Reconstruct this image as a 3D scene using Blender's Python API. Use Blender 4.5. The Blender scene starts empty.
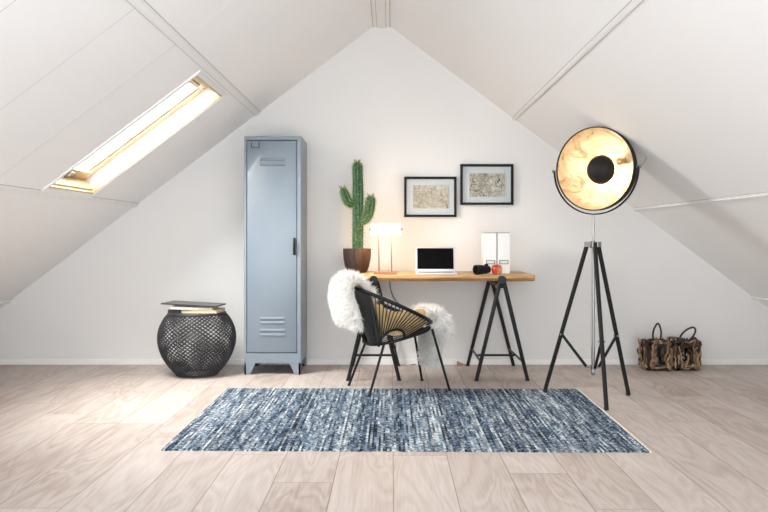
import bpy, bmesh, math, random
from mathutils import Vector, Matrix, noise
random.seed(7)
R = math.radians
PI = math.pi
scn = bpy.context.scene
COL = scn.collection

# ------------------------------------------------------------------ camera
F = 800.0                      # focal length in pixels at 768 wide
EYE = 1.036
cam_d = bpy.data.cameras.new('camera'); cam = bpy.data.objects.new('camera', cam_d); COL.objects.link(cam)
cam.location = (0, 0, EYE); cam.rotation_euler = (PI/2, 0, 0)
cam_d.sensor_width = 36; cam_d.lens = F/768*36
cam_d.shift_x = -7/768; cam_d.shift_y = -19/768
cam_d.clip_start = .05
scn.camera = cam
def at(u, v, Y):               # the point at depth Y seen at pixel (u, v)
    return Vector(((u-391)*Y/F, Y, EYE-(v-237)*Y/F))

# ------------------------------------------------------------------ materials
class NT:
    def __init__(s, name):
        s.m = bpy.data.materials.new(name); s.m.use_nodes = True
        s.t = s.m.node_tree; s.b = s.t.nodes['Principled BSDF']; s.out = s.t.nodes['Material Output']
    def n(s, typ, **kw):
        nd = s.t.nodes.new(typ)
        for k, v in kw.items():
            if k == 'ins':
                for a, b in v.items():
                    if hasattr(b, 'is_output'): s.t.links.new(b, nd.inputs[a])
                    else: nd.inputs[a].default_value = b
            else: setattr(nd, k, v)
        return nd
    def math(s, op, a, b=0.0, c=None):
        ins = {0: a, 1: b}
        if c is not None: ins[2] = c
        return s.n('ShaderNodeMath', operation=op, ins=ins).outputs[0]
    def link(s, a, b): s.t.links.new(a, b)
    def set(s, **kw):
        for k, v in kw.items():
            nm = k.replace('_', ' ')
            if hasattr(v, 'is_output'): s.link(v, s.b.inputs[nm])
            else: s.b.inputs[nm].default_value = v
    def coord(s, scale=(1, 1, 1), which='Object'):
        tc = s.n('ShaderNodeTexCoord')
        return s.n('ShaderNodeMapping', ins={'Vector': tc.outputs[which], 'Scale': scale}).outputs[0]
    def ramp(s, fac, stops, interp='LINEAR'):
        r = s.n('ShaderNodeValToRGB', ins={'Fac': fac}); cr = r.color_ramp; cr.interpolation = interp
        while len(cr.elements) < len(stops): cr.elements.new(.5)
        for e, (p, c) in zip(cr.elements, stops):
            e.position = p; e.color = (c[0], c[1], c[2], 1)
        return r.outputs[0]
    def bump(s, h, strength, dist=.002):
        s.link(s.n('ShaderNodeBump', ins={'Height': h, 'Strength': strength, 'Distance': dist}).outputs[0], s.b.inputs['Normal'])

def mk(name, c, rough=.5, metal=0., var=.08, scale=(30, 30, 30), bump=0., coat=0., spec=.5):
    q = NT(name); co = q.coord(scale)
    nz = q.n('ShaderNodeTexNoise', ins={'Vector': co, 'Scale': 1.0, 'Detail': 4.0})
    f = nz.outputs['Fac']
    q.set(Base_Color=q.ramp(f, [(.25, [x*(1-var) for x in c]), (.75, [min(1, x*(1+var)) for x in c])]), Roughness=rough, Metallic=metal)
    q.b.inputs['Coat Weight'].default_value = coat
    q.b.inputs['Specular IOR Level'].default_value = spec
    if bump: q.bump(f, bump)
    return q.m

M = {}
M['wall'] = mk('wall_paint', (.80, .79, .78), .75, var=.012, scale=(3, 3, 3), spec=.2)
M['roof'] = mk('ceiling_board', (.91, .905, .90), .6, var=.01, scale=(2, 2, 2), spec=.3)
M['trim'] = mk('white_trim', (.88, .87, .855), .45, var=.012)
M['shade_line'] = mk('grey_shade_line', (.54, .53, .52), .7, var=.03)  # grey that stands in for shade in ceiling seams and along trim edges
M['ridge'] = mk('cream_trim', (.86, .84, .81), .5, var=.02)
M['pine'] = mk('pale_pine', (.56, .41, .22), .4, var=.10, scale=(4, 40, 4))
M['white'] = mk('white_lacquer', (.86, .86, .85), .35, var=.01)
M['black'] = mk('black_metal', (.009, .009, .010), .42, var=.15, spec=.28)
M['blacksatin'] = mk('black_satin', (.010, .010, .010), .55, var=.15, spec=.25)
M['cord'] = mk('black_pvc_cord', (.012, .012, .012), .35, var=.15)
M['rubber'] = mk('black_rubber', (.015, .015, .015), .8, var=.15)
M['chrome'] = mk('brushed_nickel', (.36, .35, .345), .3, 1.0, var=.04)
M['copper'] = mk('copper', (.40, .20, .11), .45, .25, var=.05)
M['brass'] = mk('aged_brass', (.20, .125, .07), .6, .2, var=.05)
M['steel'] = mk('locker_steel', (.185, .225, .268), .38, var=.035, scale=(5, 5, 5), coat=.15)
M['steelgap'] = mk('locker_shadow_gap', (.05, .06, .07), .7)
M['silver'] = mk('silver_aluminium', (.72, .72, .74), .35, .35, var=.02)
M['screen'] = mk('black_glass', (.003, .003, .004), .12, var=.1, spec=.06)
M['key'] = mk('dark_keys', (.03, .03, .03), .5)
M['binder'] = mk('white_card', (.84, .84, .84), .55, var=.012)
M['grey'] = mk('grey_label_metal', (.03, .03, .03), .4, .3)
M['paper'] = mk('pale_paper', (.78, .77, .74), .8, var=.02)
M['mount'] = mk('frame_backing', (.70, .72, .74), .7, var=.015)
M['cream'] = mk('book_pages', (.62, .52, .34), .75, var=.12, scale=(3, 3, 500))
M['magazine'] = mk('magazine_cream', (.66, .58, .46), .6, var=.2, scale=(9, 9, 30))
M['darkbook'] = mk('dark_book_cover', (.03, .022, .02), .45)
M['greybook'] = mk('grey_book_cover', (.075, .078, .08), .42)
M['rope'] = mk('dark_rope', (.055, .042, .032), .9, var=.4, scale=(90, 90, 90), bump=.5)
M['basket'] = mk('black_weave', (.034, .036, .043), .42, var=.2)
M['soil'] = mk('soil', (.03, .02, .014), .95, var=.5, scale=(120, 120, 120), bump=.8)
M['hide'] = mk('tan_suede', (.80, .56, .26), .85, var=.14, scale=(14, 14, 14))
M['fleece'] = mk('white_fleece', (.93, .91, .88), .9, var=.03, scale=(20, 20, 20), spec=.1)
M['cactuspine'] = mk('pale_spine', (.25, .36, .15), .6)
M['tuft'] = mk('tan_tuft', (.26, .24, .085), .7, var=.3)
M['wedge'] = mk('brown_wood', (.30, .20, .12), .6, var=.2)
M['bulb'] = mk('brass_socket', (.62, .42, .22), .3, .8)

def glass_mat():
    q = NT('clear_glass')
    lw = q.n('ShaderNodeLayerWeight', ins={'Blend': .25})
    tr = q.n('ShaderNodeBsdfTransparent', ins={'Color': (.97, .98, .98, 1)})
    gl = q.n('ShaderNodeBsdfGlossy', ins={'Roughness': .03})
    f = q.math('MULTIPLY', lw.outputs['Fresnel'], .2)
    mx = q.n('ShaderNodeMixShader', ins={0: f, 1: tr.outputs[0], 2: gl.outputs[0]})
    q.link(mx.outputs[0], q.out.inputs['Surface']); return q.m
M['glass'] = glass_mat()

def emit_mat(name, c, s):
    q = NT(name); nz = q.n('ShaderNodeTexNoise', ins={'Vector': q.coord((8, 8, 8)), 'Scale': 1.})
    col = q.ramp(nz.outputs['Fac'], [(.3, [x*.98 for x in c]), (.7, c)])
    q.set(Base_Color=(.85, .82, .76, 1), Roughness=.3, Emission_Color=col, Emission_Strength=s); return q.m
M['opal'] = emit_mat('lit_opal_glass', (1, .80, .55), 4.5)
M['litbulb'] = emit_mat('lit_bulb', (1, .72, .42), 30)

def floor_mat():
    q = NT('bleached_oak_planks'); tc = q.n('ShaderNodeTexCoord')
    sp = q.n('ShaderNodeSeparateXYZ', ins={0: tc.outputs['Object']})
    W, L = .254, 1.38
    xs = q.math('DIVIDE', q.math('SUBTRACT', sp.outputs[0], .010), W)
    px = q.math('FLOOR', xs); fx = q.math('FRACT', xs)
    w1 = q.n('ShaderNodeTexWhiteNoise', noise_dimensions='1D', ins={'W': px}).outputs['Value']
    ys = q.math('ADD', q.math('DIVIDE', sp.outputs[1], L), q.math('MULTIPLY', w1, 7.3))
    py = q.math('FLOOR', ys); fy = q.math('FRACT', ys)
    bid = q.n('ShaderNodeCombineXYZ', ins={0: px, 1: py, 2: 3.0}).outputs[0]
    wn = q.n('ShaderNodeTexWhiteNoise', noise_dimensions='3D', ins={'Vector': bid})
    rnd = wn.outputs['Value']
    off = q.n('ShaderNodeVectorMath', operation='SCALE', ins={0: wn.outputs['Color'], 'Scale': 40.0}).outputs[0]
    p = q.n('ShaderNodeVectorMath', operation='ADD', ins={0: tc.outputs['Object'], 1: off}).outputs[0]
    g1 = q.n('ShaderNodeTexNoise', ins={'Vector': q.n('ShaderNodeMapping', ins={'Vector': p, 'Scale': (5.5, 1.0, 1)}).outputs[0], 'Scale': 1.0, 'Detail': 2.0, 'Distortion': .6}).outputs['Fac']
    rings = q.math('FRACT', q.math('MULTIPLY', g1, 9.0))
    rings = q.math('ABSOLUTE', q.math('SUBTRACT', rings, .5))
    g2 = q.n('ShaderNodeTexNoise', ins={'Vector': q.n('ShaderNodeMapping', ins={'Vector': p, 'Scale': (110, 4, 1)}).outputs[0], 'Scale': 1.0, 'Detail': 3.0}).outputs['Fac']
    g3 = q.n('ShaderNodeTexNoise', ins={'Vector': q.n('ShaderNodeMapping', ins={'Vector': p, 'Scale': (3, 1.2, 1)}).outputs[0], 'Scale': 1.0, 'Detail': 3.0}).outputs['Fac']
    t = q.math('ADD', q.math('MULTIPLY', rings, .42), q.math('MULTIPLY', g2, .45))
    t = q.math('ADD', t, q.math('MULTIPLY', g3, .45))
    t = q.math('ADD', t, q.math('MULTIPLY', rnd, .22))
    col = q.ramp(t, [(.35, (.37, .285, .24)), (.64, (.515, .44, .40)), (.95, (.62, .55, .51))])
    ex = q.math('MULTIPLY', q.math('MINIMUM', fx, q.math('SUBTRACT', 1., fx)), W)
    ey = q.math('MULTIPLY', q.math('MINIMUM', fy, q.math('SUBTRACT', 1., fy)), L)
    e = q.math('MINIMUM', ex, ey)
    m = q.n('ShaderNodeMapRange', ins={0: e, 1: .0008, 2: .0030, 3: 0.0, 4: 1.0}).outputs[0]
    mix = q.n('ShaderNodeMixRGB', ins={0: m, 1: (.27, .20, .16, 1), 2: col}).outputs[0]
    q.set(Base_Color=mix, Roughness=.52); q.b.inputs['Specular IOR Level'].default_value = .35
    q.bump(q.math('ADD', m, q.math('MULTIPLY', g2, .25)), .25, .0015)
    return q.m
M['floor'] = floor_mat()

def wood_mat(name, c0, c1, c2, axis=0, sc=1.0, rough=.5):
    q = NT(name); s = [22*sc]*3; s[axis] = 1.6*sc
    n1 = q.n('ShaderNodeTexNoise', ins={'Vector': q.coord(s), 'Scale': 1.0, 'Detail': 3.0, 'Distortion': 1.2}).outputs['Fac']
    s2 = [160*sc]*3; s2[axis] = 6*sc
    n2 = q.n('ShaderNodeTexNoise', ins={'Vector': q.coord(s2), 'Scale': 1.0, 'Detail': 3.0}).outputs['Fac']
    t = q.math('ADD', q.math('MULTIPLY', n1, .7), q.math('MULTIPLY', n2, .3))
    q.set(Base_Color=q.ramp(t, [(.33, c0), (.5, c1), (.66, c2)]), Roughness=rough); q.bump(t, .2); return q.m
M['desk'] = wood_mat('live_edge_oak', (.30, .155, .06), (.57, .345, .155), (.70, .47, .24), 0)
M['pot'] = wood_mat('dark_acacia', (.010, .006, .004), (.034, .014, .008), (.085, .034, .017), 2, .8, .6)
M['drift'] = wood_mat('driftwood', (.05, .03, .017), (.26, .155, .085), (.62, .45, .28), 2, 1.6, .85)
M['driftdark'] = wood_mat('driftwood_dark', (.012, .008, .006), (.035, .024, .017), (.08, .055, .035), 2, 1.2, .85)

def rug_mat():
    q = NT('denim_rag_weave'); tc = q.n('ShaderNodeTexCoord')
    sp = q.n('ShaderNodeSeparateXYZ', ins={0: tc.outputs['Object']})
    row = q.math('FLOOR', q.math('DIVIDE', sp.outputs[0], .0110))
    wr = q.n('ShaderNodeTexWhiteNoise', noise_dimensions='1D', ins={'W': row}).outputs['Value']
    yo = q.math('ADD', q.math('MULTIPLY', sp.outputs[1], 4.6), q.math('MULTIPLY', wr, 91.0))
    v = q.n('ShaderNodeCombineXYZ', ins={0: q.math('MULTIPLY', row, 7.31), 1: yo, 2: 0.0}).outputs[0]
    n1 = q.n('ShaderNodeTexNoise', ins={'Vector': v, 'Scale': 1.0, 'Detail': 1.0}).outputs['Fac']
    yo2 = q.math('MULTIPLY', yo, 10.0)
    v2 = q.n('ShaderNodeCombineXYZ', ins={0: q.math('MULTIPLY', row, 3.17), 1: yo2, 2: 5.0}).outputs[0]
    n2 = q.n('ShaderNodeTexNoise', ins={'Vector': v2, 'Scale': 1.0, 'Detail': 2.0}).outputs['Fac']
    band = q.n('ShaderNodeTexNoise', ins={'Vector': q.coord((9, .5, 1)), 'Scale': 1.0, 'Detail': 2.0}).outputs['Fac']
    t = q.math('ADD', q.math('MULTIPLY', n1, .70), q.math('MULTIPLY', n2, 1.0))
    t = q.math('ADD', t, q.math('MULTIPLY', wr, .20))
    t = q.math('ADD', t, q.math('MULTIPLY', band, .22))
    t = q.math('SUBTRACT', t, .555)
    col = q.ramp(t, [(.26, (.012, .015, .022)), (.38, (.045, .060, .085)), (.47, (.105, .145, .205)), (.54, (.20, .235, .28)),
                     (.61, (.30, .325, .36)), (.72, (.62, .62, .62)), (.85, (.76, .75, .73))])
    hue = q.n('ShaderNodeTexWhiteNoise', noise_dimensions='1D', ins={'W': q.math('ADD', row, .5)}).outputs['Value']
    tint = q.ramp(hue, [(0, (1.0, .98, .94)), (.5, (.92, .97, 1.0)), (1, (.88, 1.0, 1.07))])
    c2 = q.n('ShaderNodeMixRGB', blend_type='MULTIPLY', ins={0: 1.0, 1: col, 2: tint}).outputs[0]
    q.set(Base_Color=c2, Roughness=.95); q.b.inputs['Specular IOR Level'].default_value = .1
    q.bump(n2, .6, .004); return q.m
M['rug'] = rug_mat()
M['rugedge'] = mk('pale_rug_edge', (.70, .66, .60), .95, var=.2, scale=(60, 60, 60))

def cactus_mat():
    q = NT('cactus_skin')
    n1 = q.n('ShaderNodeTexNoise', ins={'Vector': q.coord((60, 60, 60)), 'Scale': 1.0, 'Detail': 3.0}).outputs['Fac']
    q.set(Base_Color=q.ramp(n1, [(.36, (.005, .022, .009)), (.5, (.014, .064, .021)), (.64, (.05, .15, .045))]), Roughness=.55)
    q.bump(n1, .4); return q.m
M['cactus'] = cactus_mat()

def gold_mat():
    q = NT('gold_leaf')
    n1 = q.n('ShaderNodeTexNoise', ins={'Vector': q.coord((9, 9, 9)), 'Scale': 1.0, 'Detail': 6.0, 'Roughness': .7, 'Distortion': 1.0}).outputs['Fac']
    q.set(Base_Color=q.ramp(n1, [(.36, (.36, .27, .16)), (.47, (.70, .56, .36)), (.62, (.80, .70, .50))]), Roughness=.55, Metallic=.25)
    q.bump(n1, .25); return q.m
M['gold'] = gold_mat()

def apple_mat():
    q = NT('apple_skin')
    n1 = q.n('ShaderNodeTexNoise', ins={'Vector': q.coord((22, 22, 9)), 'Scale': 1.0, 'Detail': 3.0}).outputs['Fac']
    q.set(Base_Color=q.ramp(n1, [(.38, (.40, .018, .012)), (.54, (.52, .08, .035)), (.66, (.74, .46, .20))]), Roughness=.28); return q.m
M['apple'] = apple_mat()

def map_mat(name, seed, coast):
    q = NT(name)
    p = q.n('ShaderNodeMapping', ins={'Vector': q.n('ShaderNodeTexCoord').outputs['Object'], 'Location': (seed, seed*.7, seed*1.3)}).outputs[0]
    st = q.n('ShaderNodeTexNoise', ins={'Vector': p, 'Scale': 7.0, 'Detail': 5.0}).outputs['Fac']
    base = q.ramp(st, [(.3, (.58, .51, .40)), (.55, (.74, .68, .57)), (.8, (.80, .76, .67))])
    v1 = q.n('ShaderNodeTexVoronoi', feature='DISTANCE_TO_EDGE', ins={'Vector': p, 'Scale': 27.0}).outputs['Distance']
    v2 = q.n('ShaderNodeTexVoronoi', feature='DISTANCE_TO_EDGE', ins={'Vector': p, 'Scale': 75.0}).outputs['Distance']
    l1 = q.n('ShaderNodeMapRange', ins={0: v1, 1: .015, 2: .06, 3: .45, 4: 1.}).outputs[0]
    l2 = q.n('ShaderNodeMapRange', ins={0: v2, 1: .03, 2: .14, 3: .66, 4: 1.}).outputs[0]
    l = q.math('MULTIPLY', l1, l2)
    if coast:
        nz = q.n('ShaderNodeTexNoise', ins={'Vector': p, 'Scale': 9.0, 'Detail': 5.0, 'Distortion': .8}).outputs['Fac']
        a = q.math('ABSOLUTE', q.math('SUBTRACT', nz, .42))
        l = q.math('MULTIPLY', l, q.n('ShaderNodeMapRange', ins={0: a, 1: .004, 2: .016, 3: .12, 4: 1.}).outputs[0])
        sh = q.n('ShaderNodeMapRange', ins={0: nz, 1: .48, 2: .60, 3: 1.0, 4: .72}).outputs[0]
        l = q.math('MULTIPLY', l, sh)
    c = q.n('ShaderNodeMixRGB', blend_type='MULTIPLY', ins={0: 1.0, 1: base, 2: q.n('ShaderNodeCombineColor', ins={0: l, 1: l, 2: l}).outputs[0]}).outputs[0]
    q.set(Base_Color=c, Roughness=.8); return q.m
M['map1'] = map_mat('antique_map_streets', 3.1, False)
M['map2'] = map_mat('antique_map_coast', 8.4, True)

# ------------------------------------------------------------------ mesh helpers
def NB(): return bmesh.new()
def box(bm, x0, x1, y0, y1, z0, z1, Mx=None, bev=0.):
    vs = [Vector((x, y, z)) for x in (x0, x1) for y in (y0, y1) for z in (z0, z1)]
    if Mx is not None: vs = [Mx @ v for v in vs]
    vs = [bm.verts.new(v) for v in vs]
    fs = [bm.faces.new([vs[i] for i in f]) for f in ((0, 1, 3, 2), (4, 6, 7, 5), (0, 4, 5, 1), (2, 3, 7, 6), (0, 2, 6, 4), (1, 5, 7, 3))]
    if bev:
        es = list({e for f in fs for e in f.edges})
        bmesh.ops.bevel(bm, geom=es, offset=bev, segments=2, affect='EDGES', profile=.5)
def prism(bm, pts, d):            # polygon extruded by vector d
    a = [bm.verts.new(Vector(p)) for p in pts]; b = [bm.verts.new(Vector(p)+Vector(d)) for p in pts]; n = len(pts)
    bm.faces.new(a); bm.faces.new(b[::-1])
    for i in range(n): bm.faces.new([a[i], b[i], b[(i+1) % n], a[(i+1) % n]])
def tube(bm, pts, r, seg=8, closed=False, caps=True):
    pts = [Vector(p) for p in pts]; n = len(pts)
    rr = r if isinstance(r, (list, tuple)) else [r]*n
    tang = []
    for i in range(n):
        a = pts[(i-1) % n] if (closed or i > 0) else pts[0]
        b = pts[(i+1) % n] if (closed or i < n-1) else pts[-1]
        t = (b-a); tang.append(t.normalized() if t.length > 1e-9 else Vector((0, 0, 1)))
    t0 = tang[0]; ref = Vector((0, 0, 1)) if abs(t0.z) < .9 else Vector((1, 0, 0))
    u = t0.cross(ref).normalized(); rings = []; prev = t0
    for i in range(n):
        t = tang[i]; q = prev.rotation_difference(t); u = (q @ u); u = (u-t*u.dot(t)).normalized(); w = t.cross(u); prev = t
        rings.append([bm.verts.new(pts[i]+(u*math.cos(2*PI*k/seg)+w*math.sin(2*PI*k/seg))*rr[i]) for k in range(seg)])
    rng = range(n if closed else n-1)
    for i in rng:
        A, B = rings[i], rings[(i+1) % n]
        sh = 0
        if closed and i == n-1:
            sh = min(range(seg), key=lambda s: (A[0].co-B[s].co).length)
        for k in range(seg):
            bm.faces.new([A[k], A[(k+1) % seg], B[(k+1+sh) % seg], B[(k+sh) % seg]])
    if not closed and caps:
        bm.faces.new(rings[0][::-1]); bm.faces.new(rings[-1])
def lathe(bm, prof, seg=32, Mx=None, closed_ends=True):
    rings = []
    for r, z in prof:
        if r < 1e-6:
            p = Vector((0, 0, z)); p = Mx @ p if Mx is not None else p; rings.append([bm.verts.new(p)])
        else:
            L = []
            for k in range(seg):
                p = Vector((r*math.cos(2*PI*k/seg), r*math.sin(2*PI*k/seg), z))
                L.append(bm.verts.new(Mx @ p if Mx is not None else p))
            rings.append(L)
    for A, B in zip(rings, rings[1:]):
        for k in range(seg):
            k2 = (k+1) % seg
            if len(A) == 1 and len(B) == 1: continue
            if len(A) == 1: bm.faces.new([A[0], B[k2], B[k]])
            elif len(B) == 1: bm.faces.new([A[k], A[k2], B[0]])
            else: bm.faces.new([A[k], A[k2], B[k2], B[k]])
    if closed_ends:
        if len(rings[0]) > 1: bm.faces.new(rings[0][::-1])
        if len(rings[-1]) > 1: bm.faces.new(rings[-1])
def ball(bm, c, r, seg=16, sq=(1, 1, 1)):
    bmesh.ops.create_uvsphere(bm, u_segments=seg, v_segments=max(6, seg//2), radius=1., matrix=Matrix.Translation(c) @ Matrix.Diagonal((r*sq[0], r*sq[1], r*sq[2], 1)))
def frame_to(loc, zdir, up=Vector((0, 0, 1))):   # matrix whose z axis is zdir
    z = Vector(zdir).normalized(); x = up.cross(z)
    x = x.normalized() if x.length > 1e-4 else Vector((1, 0, 0)); y = z.cross(x)
    m = Matrix((x, y, z)).transposed().to_4x4(); return Matrix.Translation(loc) @ m
def wloc(o):
    v = Vector((0, 0, 0))
    while o is not None: v += o.location; o = o.parent
    return v
def obj(name, bm, m, parent=None, smooth=True, loc=None, fixn=True):
    """bm is in world coordinates; becomes ONE mesh object"""
    if fixn: bmesh.ops.recalc_face_normals(bm, faces=bm.faces[:])
    base = Vector(loc) if loc is not None else (wloc(parent) if parent else Vector((0, 0, 0)))
    for v in bm.verts: v.co -= base
    me = bpy.data.meshes.new(name); bm.to_mesh(me); bm.free()
    me.materials.append(M[m] if isinstance(m, str) else m)
    if smooth:
        me.shade_smooth()
        try: me.set_sharp_from_angle(angle=R(40))
        except Exception: pass
    o = bpy.data.objects.new(name, me); COL.objects.link(o)
    if parent: o.parent = parent; o.location = base-wloc(parent)
    else: o.location = base
    return o
def tag(o, label, cat, group=None, kind=None):
    o['label'] = label; o['category'] = cat
    if group: o['group'] = group
    if kind: o['kind'] = kind
    return o
def thing(name, label, cat, loc, group=None):
    o = bpy.data.objects.new(name, None); COL.objects.link(o); o.location = loc; o.empty_display_size = .1
    return tag(o, label, cat, group)
def struct(name, bm, m, parent=None, smooth=False):
    o = obj(name, bm, m, parent, smooth); o['kind'] = 'structure'; return o
def spline(P, n):                # Catmull-Rom through P
    P = [Vector(p) for p in P]; out = []
    for i in range(len(P)-1):
        p0 = P[max(i-1, 0)]; p1 = P[i]; p2 = P[i+1]; p3 = P[min(i+2, len(P)-1)]
        for k in range(n):
            t = k/n
            out.append(.5*((2*p1)+(-p0+p2)*t+(2*p0-5*p1+4*p2-p3)*t*t+(-p0+3*p1-3*p2+p3)*t**3))
    out.append(P[-1]); return out

# ------------------------------------------------------------------ room shell
WALL = 6.5; Y0 = 1.0
RX, RZ = -.0773, 2.7986           # ridge
def zL(x): return 2.857+.755*x
def zR(x): return 2.741-.745*x
NL = Vector((-.755, 0, 1)).normalized(); NR = Vector((.745, 0, 1)).normalized()
def slab(bm, side, x0, x1, y0, y1, n0, n1):     # a board in the roof plane between offsets n0..n1 (outwards)
    z, N = (zL, NL) if side == 'L' else (zR, NR)
    vs = []
    for n in (n0, n1):
        for (x, y) in ((x0, y0), (x1, y0), (x1, y1), (x0, y1)):
            vs.append(bm.verts.new(Vector((x, y, z(x)))+N*n))
    for f in ((0, 1, 2, 3), (7, 6, 5, 4), (0, 4, 5, 1), (1, 5, 6, 2), (2, 6, 7, 3), (3, 7, 4, 0)):
        bm.faces.new([vs[i] for i in f])
bm = NB(); box(bm, -4.6, 4.6, .9, WALL+.1, -.1, 0); struct('floor', bm, 'floor')
bm = NB(); prism(bm, [(-3.95, WALL, -.05), (3.85, WALL, -.05), (RX, WALL, RZ+.14)], (0, .15, 0)); struct('wall_back', bm, 'wall')
XL, XR = -3.79, 3.685
OX0, OX1, OY0, OY1 = -2.035, -1.135, 4.70, 5.44     # roof window opening
bm = NB()
g = .0016
ys = [Y0, 1.6, 2.2, 2.8, 3.45, 4.10, OY0, WALL]
for a, b in zip(ys, ys[1:]):
    if a < OY0-.01: slab(bm, 'L', XL, RX, a+g, b-g, 0, .034)
slab(bm, 'L', XL, OX0, OY0+g, OY1, 0, .034); slab(bm, 'L', OX1, RX, OY0+g, OY1, 0, .034); slab(bm, 'L', XL, RX, OY1, WALL, 0, .034)
slab(bm, 'L', XL, RX, Y0, OY0, .034, .2); slab(bm, 'L', XL, RX, OY1, WALL+.1, .034, .2)
slab(bm, 'L', XL, OX0, OY0, OY1, .034, .2); slab(bm, 'L', OX1, RX, OY0, OY1, .034, .2)
struct('ceiling', bm, 'roof')
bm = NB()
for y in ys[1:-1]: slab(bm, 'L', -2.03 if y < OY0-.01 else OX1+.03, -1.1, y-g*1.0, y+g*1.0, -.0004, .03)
struct('trim_1', bm, 'shade_line')  # strips filling the panel seams, groove shade put into their colour
bm = NB(); slab(bm, 'R', RX, XR, Y0, WALL+.1, 0, .2); struct('ceiling_right', bm, 'roof')
# ridge cover, battens, skirting
bm = NB(); box(bm, RX-.068, RX+.068, Y0, WALL-.001, 2.742, RZ+.05); box(bm, RX-.034, RX+.034, Y0, WALL-.001, 2.733, 2.745); rd = struct('trim_2', bm, 'ridge')
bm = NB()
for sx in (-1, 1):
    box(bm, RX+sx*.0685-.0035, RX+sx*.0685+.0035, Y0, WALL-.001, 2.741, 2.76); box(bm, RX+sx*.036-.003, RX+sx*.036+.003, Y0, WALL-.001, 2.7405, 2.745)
struct('edge_shade', bm, 'shade_line', rd)  # grey edging painted in as the shadow lines of the ridge cover
k = 3
for side, xs in (('L', (-1.083, -2.068, -3.10)), ('R', (1.0, 1.985, 2.94))):
    for x in xs:
        hw = .019 if side == 'L' else .012
        bm = NB(); slab(bm, side, x-hw, x+hw, Y0, WALL-.001, -.007, .001); slab(bm, side, x-hw*.55, x+hw*.55, Y0, WALL-.001, -.014, -.006)
        tr = struct('trim_%d' % k, bm, 'trim'); k += 1
        bm = NB(); slab(bm, side, x-hw-.0035, x+hw+.0035, Y0, WALL-.001, -.0015, .001); struct('edge_shade', bm, 'shade_line', tr)  # grey margin painted in as the shadow line on both batten edges
bm = NB(); box(bm, -3.72, 3.62, WALL-.014, WALL, 0, .045, bev=.003); struct('baseboard_back', bm, 'trim')

# roof window: lining, frame, sash, pane, fittings
bm = NB()
def ring(bm, n0, n1, ins, w):     # a rectangular ring in the roof plane, inset ins from the opening, w wide (along the plane)
    c = 1/1.253
    xa, xb, ya, yb = OX0+ins*c, OX1-ins*c, OY0+ins, OY1-ins
    slab(bm, 'L', xa, xa+w*c, ya, yb, n0, n1); slab(bm, 'L', xb-w*c, xb, ya, yb, n0, n1)
    slab(bm, 'L', xa+w*c, xb-w*c, ya, ya+w, n0, n1); slab(bm, 'L', xa+w*c, xb-w*c, yb-w, yb, n0, n1)
ring(bm, -.006, .20, 0, .012); ring(bm, -.008, .0, -.018, .026); ring(bm, .112, .16, .012, .022); ring(bm, .135, .17, .034, .040)
win = struct('window_1', bm, 'white')
bm = NB(); ring(bm, .0, .028, .0115, .014); ring(bm, .104, .113, .012, .026); struct('window_frame', bm, 'pine', win)
bm = NB(); ring(bm, .126, .136, .034, .044); slab(bm, 'L', OX0+.02, OX0+.085, OY0+.03, OY1-.03, .100, .112); slab(bm, 'L', OX0+.012, OX0+.03, OY0+.02, OY1-.02, .02, .09); struct('window_sash', bm, 'pine', win)
bm = NB(); slab(bm, 'L', OX0+.05, OX1-.05, OY0+.06, OY1-.06, .146, .150); struct('window_pane', bm, 'glass', win)
bm = NB(); slab(bm, 'L', OX1-.085, OX1-.035, OY0+.03, OY1-.03, .098, .13); struct('ventilation_flap', bm, 'pine', win)
bm = NB(); slab(bm, 'L', OX1-.064, OX1-.058, OY0+.07, OY1-.08, .095, .099); struct('vent_slot', bm, 'black', win)
bm = NB(); slab(bm, 'L', OX1-.070, OX1-.050, 5.24, 5.28, .078, .099); struct('window_latch', bm, 'white', win)
bm = NB(); slab(bm, 'L', OX0+.03, OX0+.06, 4.98, 5.20, .10, .13); slab(bm, 'L', OX0+.035, OX0+.075, 5.03, 5.10, .085, .12); struct('window_handle', bm, 'chrome', win)

# ------------------------------------------------------------------ rug
RUG_Z = .009
def make_rug():
    bm = NB(); x0, x1, y0, y1 = -1.115, 1.245, 3.875, 5.465
    pitch = .011; nrow = int((x1-x0)/pitch); ny = 110; sub = 3
    cols = []
    for i in range(nrow*sub+1):
        x = x0+(x1-x0)*i/(nrow*sub); ri = i//sub; ph = (i % sub)/sub
        random.seed(ri*13+5); ja = random.uniform(-.006, .006); jb = random.uniform(-.006, .006); hh = random.uniform(.5, 1.)
        arch = abs(math.sin(PI*ph)); col = []
        skew = .045*(x-x0)/(x1-x0)      # the rug lies very slightly askew
        for j in range(ny+1):
            t = j/ny; y = (y0-skew*.8+ja)*(1-t)+(y1-skew*.5+jb)*t
            xx = x+.020*t*(x-x0)/(x1-x0)
            nz = noise.noise(Vector((ri*3.7, y*45, 0)))
            z = .0045+.0035*arch*hh+.0018*nz
            if j in (0, ny): z = .001
            if i in (0, nrow*sub): z = .001
            col.append(bm.verts.new((xx, y, z)))
        cols.append(col)
    for a, b in zip(cols, cols[1:]):
        for j in range(ny): bm.faces.new([a[j], b[j], b[j+1], a[j+1]])
    root = obj('rag_rug', bm, 'rug', loc=(0.07, 4.67, 0), fixn=False)
    tag(root, 'striped denim blue and grey woven rag rug lying on the pale plank floor', 'rug')
    b2 = NB()
    pts = [(x1+.003, y0-.036, .004), (x1+.013, y0+.6, .005), (x1+.016, y0+1.1, .005), (x1+.023, y1-.022, .004)]
    tube(b2, spline(pts, 14), .0065, 6)
    e = obj('edge_binding', b2, 'rugedge', root); e['label'] = 'pale cream selvage along one short side'
make_rug()

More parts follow.
